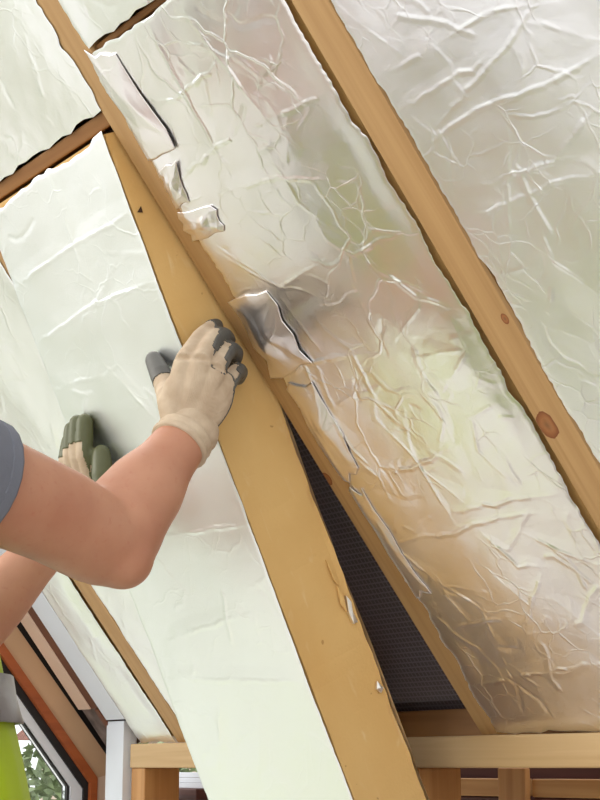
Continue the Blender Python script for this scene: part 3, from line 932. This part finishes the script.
def ring(z0, z1, nm):
    """reflective tape band around the vest"""
    n = 48
    vs, fs = [], []
    me = vest.data
    co = np.array([v.co[:] for v in me.vertices])
    zs = [z0, (z0 + z1) / 2, z1]
    cy, cx = hip.y - PM.translation.y + 0.03, hip.x - PM.translation.x
    for z in zs:
        near = co[np.abs(co[:, 2] - z) < 0.008]
        ang = np.arctan2(near[:, 1] - cy, near[:, 0] - cx)
        rad = np.hypot(near[:, 1] - cy, near[:, 0] - cx)
        for k in range(n):
            a = -math.pi + 2 * math.pi * k / n
            d = np.abs((ang - a + math.pi) % (2 * math.pi) - math.pi)
            w = rad[d < 0.12]
            r = float(w.max()) + 0.002 if len(w) else 0.16
            vs.append((cx + r * math.cos(a), cy + r * math.sin(a), z))
    for i in range(2):
        for k in range(n):
            q, q2 = i * n + k, i * n + (k + 1) % n
            fs.append((q, q2, q2 + n, q + n))
    o = mesh_obj(nm, vs, fs, MAT['tape'], vest, PM, True)
    so = o.modifiers.new('s', 'SOLIDIFY'); so.thickness = 0.003
ring(1.195, 1.243, 'reflective_tape')
ring(1.195 - 0.22, 1.243 - 0.22, 'reflective_tape')
union('trousers', [leg(0, 0.014), leg(1, 0.014), loft([hip - Vector((0, 0, 0.12)), hip, hip + Vector((0, 0, 0.07))], [(0.12, 0.17), (0.14, 0.19), (0.135, 0.18)], XS, 24)], 0.007, 4, MAT['trouser'], person, PM)
for h0, kn, an in legs:
    union('boot', [loft([an + Vector((0, 0, 0.09)), an, Vector((an.x, an.y, 0.05))], [0.062, 0.060, 0.055], None, 16),
                   loft([Vector((an.x, an.y - 0.06, 0.046)), Vector((an.x, an.y + 0.06, 0.048)), Vector((an.x, an.y + 0.17, 0.042)), Vector((an.x, an.y + 0.20, 0.036))], [(0.042, 0.042), (0.044, 0.046), (0.038, 0.048), (0.026, 0.032)], XS, 18)],
          0.006, 3, MAT['boot'], person, PM)

# ---- gloves
def split_coating(glove, pn, tips, thr, mat, parent, tipr=0.017):
    """rubber dip over the palm side and the finger ends, as a skin just outside the knit"""
    me = glove.data
    M = WM[glove.name]
    sel = []
    for p in me.polygons:
        c = M @ p.center
        ok = p.normal.dot(pn) > thr(c)
        for tp, r in tips:
            if (c - tp).length < r: ok = True
        if ok: sel.append(p.index)
    vm, vs, fs = {}, [], []
    for i in sel:
        f = []
        for vi in me.polygons[i].vertices:
            if vi not in vm:
                vm[vi] = len(vs)
                v = me.vertices[vi]
                vs.append(v.co + v.normal * 0.0009)
            f.append(vm[vi])
        fs.append(tuple(f))
    o = mesh_obj('palm_coating', vs, fs, mat, glove, M, True)
    so = o.modifiers.new('s', 'SOLIDIFY'); so.thickness = 0.001; so.offset = -1
    return o

def finger(pts, r0, r1):
    n = len(pts)
    rs = [r0 + (r1 - r0) * i / (n - 1) for i in range(n)]
    out = [loft(pts, rs, None, 14, sub=4), ball(pts[-1], rs[-1] * 0.99, 10)]
    for p, r in zip(pts[1:-1], rs[1:-1]): out.append(ball(p, r * 1.05, 10))
    return out

foam_d = lambda x, y: EX1 / ray(x, y).x            # depth of the foam edge face on this sight line
def edge_pt(x, y, off):                            # 'off' metres to the right of the foam edge
    r = ray(x, y)
    return CAMP + r * ((EX1 + off) / r.x)

HM0 = Matrix.Translation(RW)
gr = empty('work_glove', HM0)
place(gr, person, HM0)
mI, mM, mR, mL = px(184, 361, 1.962), px(201, 361, 1.955), px(216, 370, 1.960), px(226, 386, 1.972)
fI = [mI, edge_pt(200, 338, 0.036), edge_pt(210, 329, 0.022), edge_pt(216, 326, 0.011)]
fM = [mM, edge_pt(213, 339, 0.046), edge_pt(223, 336, 0.030), edge_pt(228, 340, 0.012)]
fR = [mR, edge_pt(227, 351, 0.046), edge_pt(235, 353, 0.028), edge_pt(233, 362, 0.011)]
fL = [mL, edge_pt(236, 372, 0.040), edge_pt(240, 372, 0.024), edge_pt(238, 378, 0.010)]
tb = px(172, 405, 1.962)
fT = [px(178, 428, 1.955), tb, held_pt(167, 389, 0.036), held_pt(161, 375, 0.024), held_pt(154, 360, 0.0125)]
wr = px(186, 428, 1.955)
shapes = []
for mm, off in ((mI, -9), (mM, -3), (mR, 4), (mL, 10)):
    w0 = px(186 + off, 430, 1.957)
    shapes.append(loft([w0, w0.lerp(mm, 0.5), mm], [0.019, 0.0175, 0.0126], None, 14))
shapes.append(loft([wr, px(203, 395, 1.962), px(206, 372, 1.966)], [(0.018, 0.029), (0.019, 0.036), (0.012, 0.032)], tuple((mL - mI).normalized()), 18))
for f, a, b2 in ((fI, 0.0118, 0.0088), (fM, 0.0118, 0.0092), (fR, 0.0112, 0.0088), (fL, 0.0104, 0.0084)):
    shapes += finger(f, a, b2)
shapes += finger(fT, 0.019, 0.0108)
shapes.append(loft([px(180, 415, 1.96), px(177, 392, 1.962), px(176, 378, 1.965)], [0.02, 0.018, 0.012], None, 14))
knit = union('knit_glove', shapes, 0.0021, 8, MAT['knit'], gr, HM0)
pn = (Fv + Rv * 0.45).normalized()
tips = [(fI[-1], 0.0125), (fI[-2].lerp(fI[-1], 0.6), 0.0115), (fM[-1], 0.013), (fM[-2], 0.0125), (fR[-1], 0.013), (fR[-2], 0.0115), (fL[-1], 0.013), (fL[-2], 0.0105), (fT[-1], 0.02), (fT[-2], 0.018), (fT[-2].lerp(fT[-1], 0.5), 0.018)]
split_coating(knit, pn, tips, lambda c: (-0.12 if (c - mM).dot((Uv + Rv).normalized()) > 0.021 else 0.14), MAT['coat'], gr)
ax = (RW - RE).normalized()
c0 = RW - ax * 0.020
cuffp = [c0, c0 + ax * 0.004, c0 + ax * 0.010, c0 + ax * 0.016, c0 + ax * 0.022, c0 + ax * 0.032, c0 + ax * 0.044]
cu = loft(cuffp, [0.0350, 0.0365, 0.0338, 0.0358, 0.0335, 0.0350, 0.031], None, 26, sub=4)
mesh_obj('cuff', [HM0.inverted() @ p for p in cu[0]], cu[1], MAT['knit'], gr, HM0, True)

# left hand: palm flat on the foil beside the board's left edge, seen from the thumb side
HL0 = Matrix.Translation(LWp)
gl = empty('work_glove', HL0)
place(gl, person, HL0)
ctr = on_plane(112, 470, BO, bn)
up = -bd
XV = Vector((1, 0, 0))
def lp(x, u, off):         # x to the right of the index line, u up the board from ctr, off in front of the foil
    return ctr + XV * x + up * u - bn * off
shapes = []
wl = LWp
fings = []
for k, (x, l) in enumerate(((0.0, 0.074), (-0.021, 0.076), (-0.042, 0.070), (-0.061, 0.056))):
    mm = lp(x - 0.004, -0.012 - 0.003 * k, 0.030)
    w0 = wl + XV * (0.014 - 0.010 * k)
    shapes.append(loft([w0, w0.lerp(mm, 0.5), mm], [0.019, 0.018, 0.0150], None, 14))
    f = [mm, lp(x, l * 0.42, 0.030), lp(x, l * 0.75, 0.021), lp(x, l, 0.0125)]
    fings.append(f)
    shapes += finger(f, 0.0125, 0.0105)
fTl = [wl.lerp(lp(0, -0.012, 0.03), 0.25), lp(0.022, -0.034, 0.040), lp(0.026, 0.000, 0.030), lp(0.019, 0.026, 0.017)]
shapes += finger(fTl, 0.017, 0.0120)
shapes.append(loft([wl, wl.lerp(lp(-0.03, -0.012, 0.03), 0.55), lp(-0.032, -0.010, 0.03)], [(0.018, 0.028), (0.018, 0.040), (0.015, 0.040)], (1, 0, 0), 18))
knit_l = union('knit_glove', shapes, 0.0022, 4, MAT['knit'], gl, HL0)
pl = (bn + XV * 0.75).normalized()
tips = [(f[-1], 0.016) for f in fings] + [(f[-2], 0.0145) for f in fings] + [(fTl[-1], 0.02), (fTl[-2], 0.02)]
split_coating(knit_l, pl, tips, lambda c: 0.0, MAT['coat_olive'], gl)
axl = (LWp - LE).normalized()
cl0 = LWp - axl * 0.035
cu = loft([cl0, cl0 + axl * 0.01, cl0 + axl * 0.02, cl0 + axl * 0.03, cl0 + axl * 0.04], [0.0345, 0.036, 0.034, 0.0355, 0.032], None, 24, sub=3)
mesh_obj('cuff', [HL0.inverted() @ p for p in cu[0]], cu[1], MAT['knit'], gl, HL0, True)
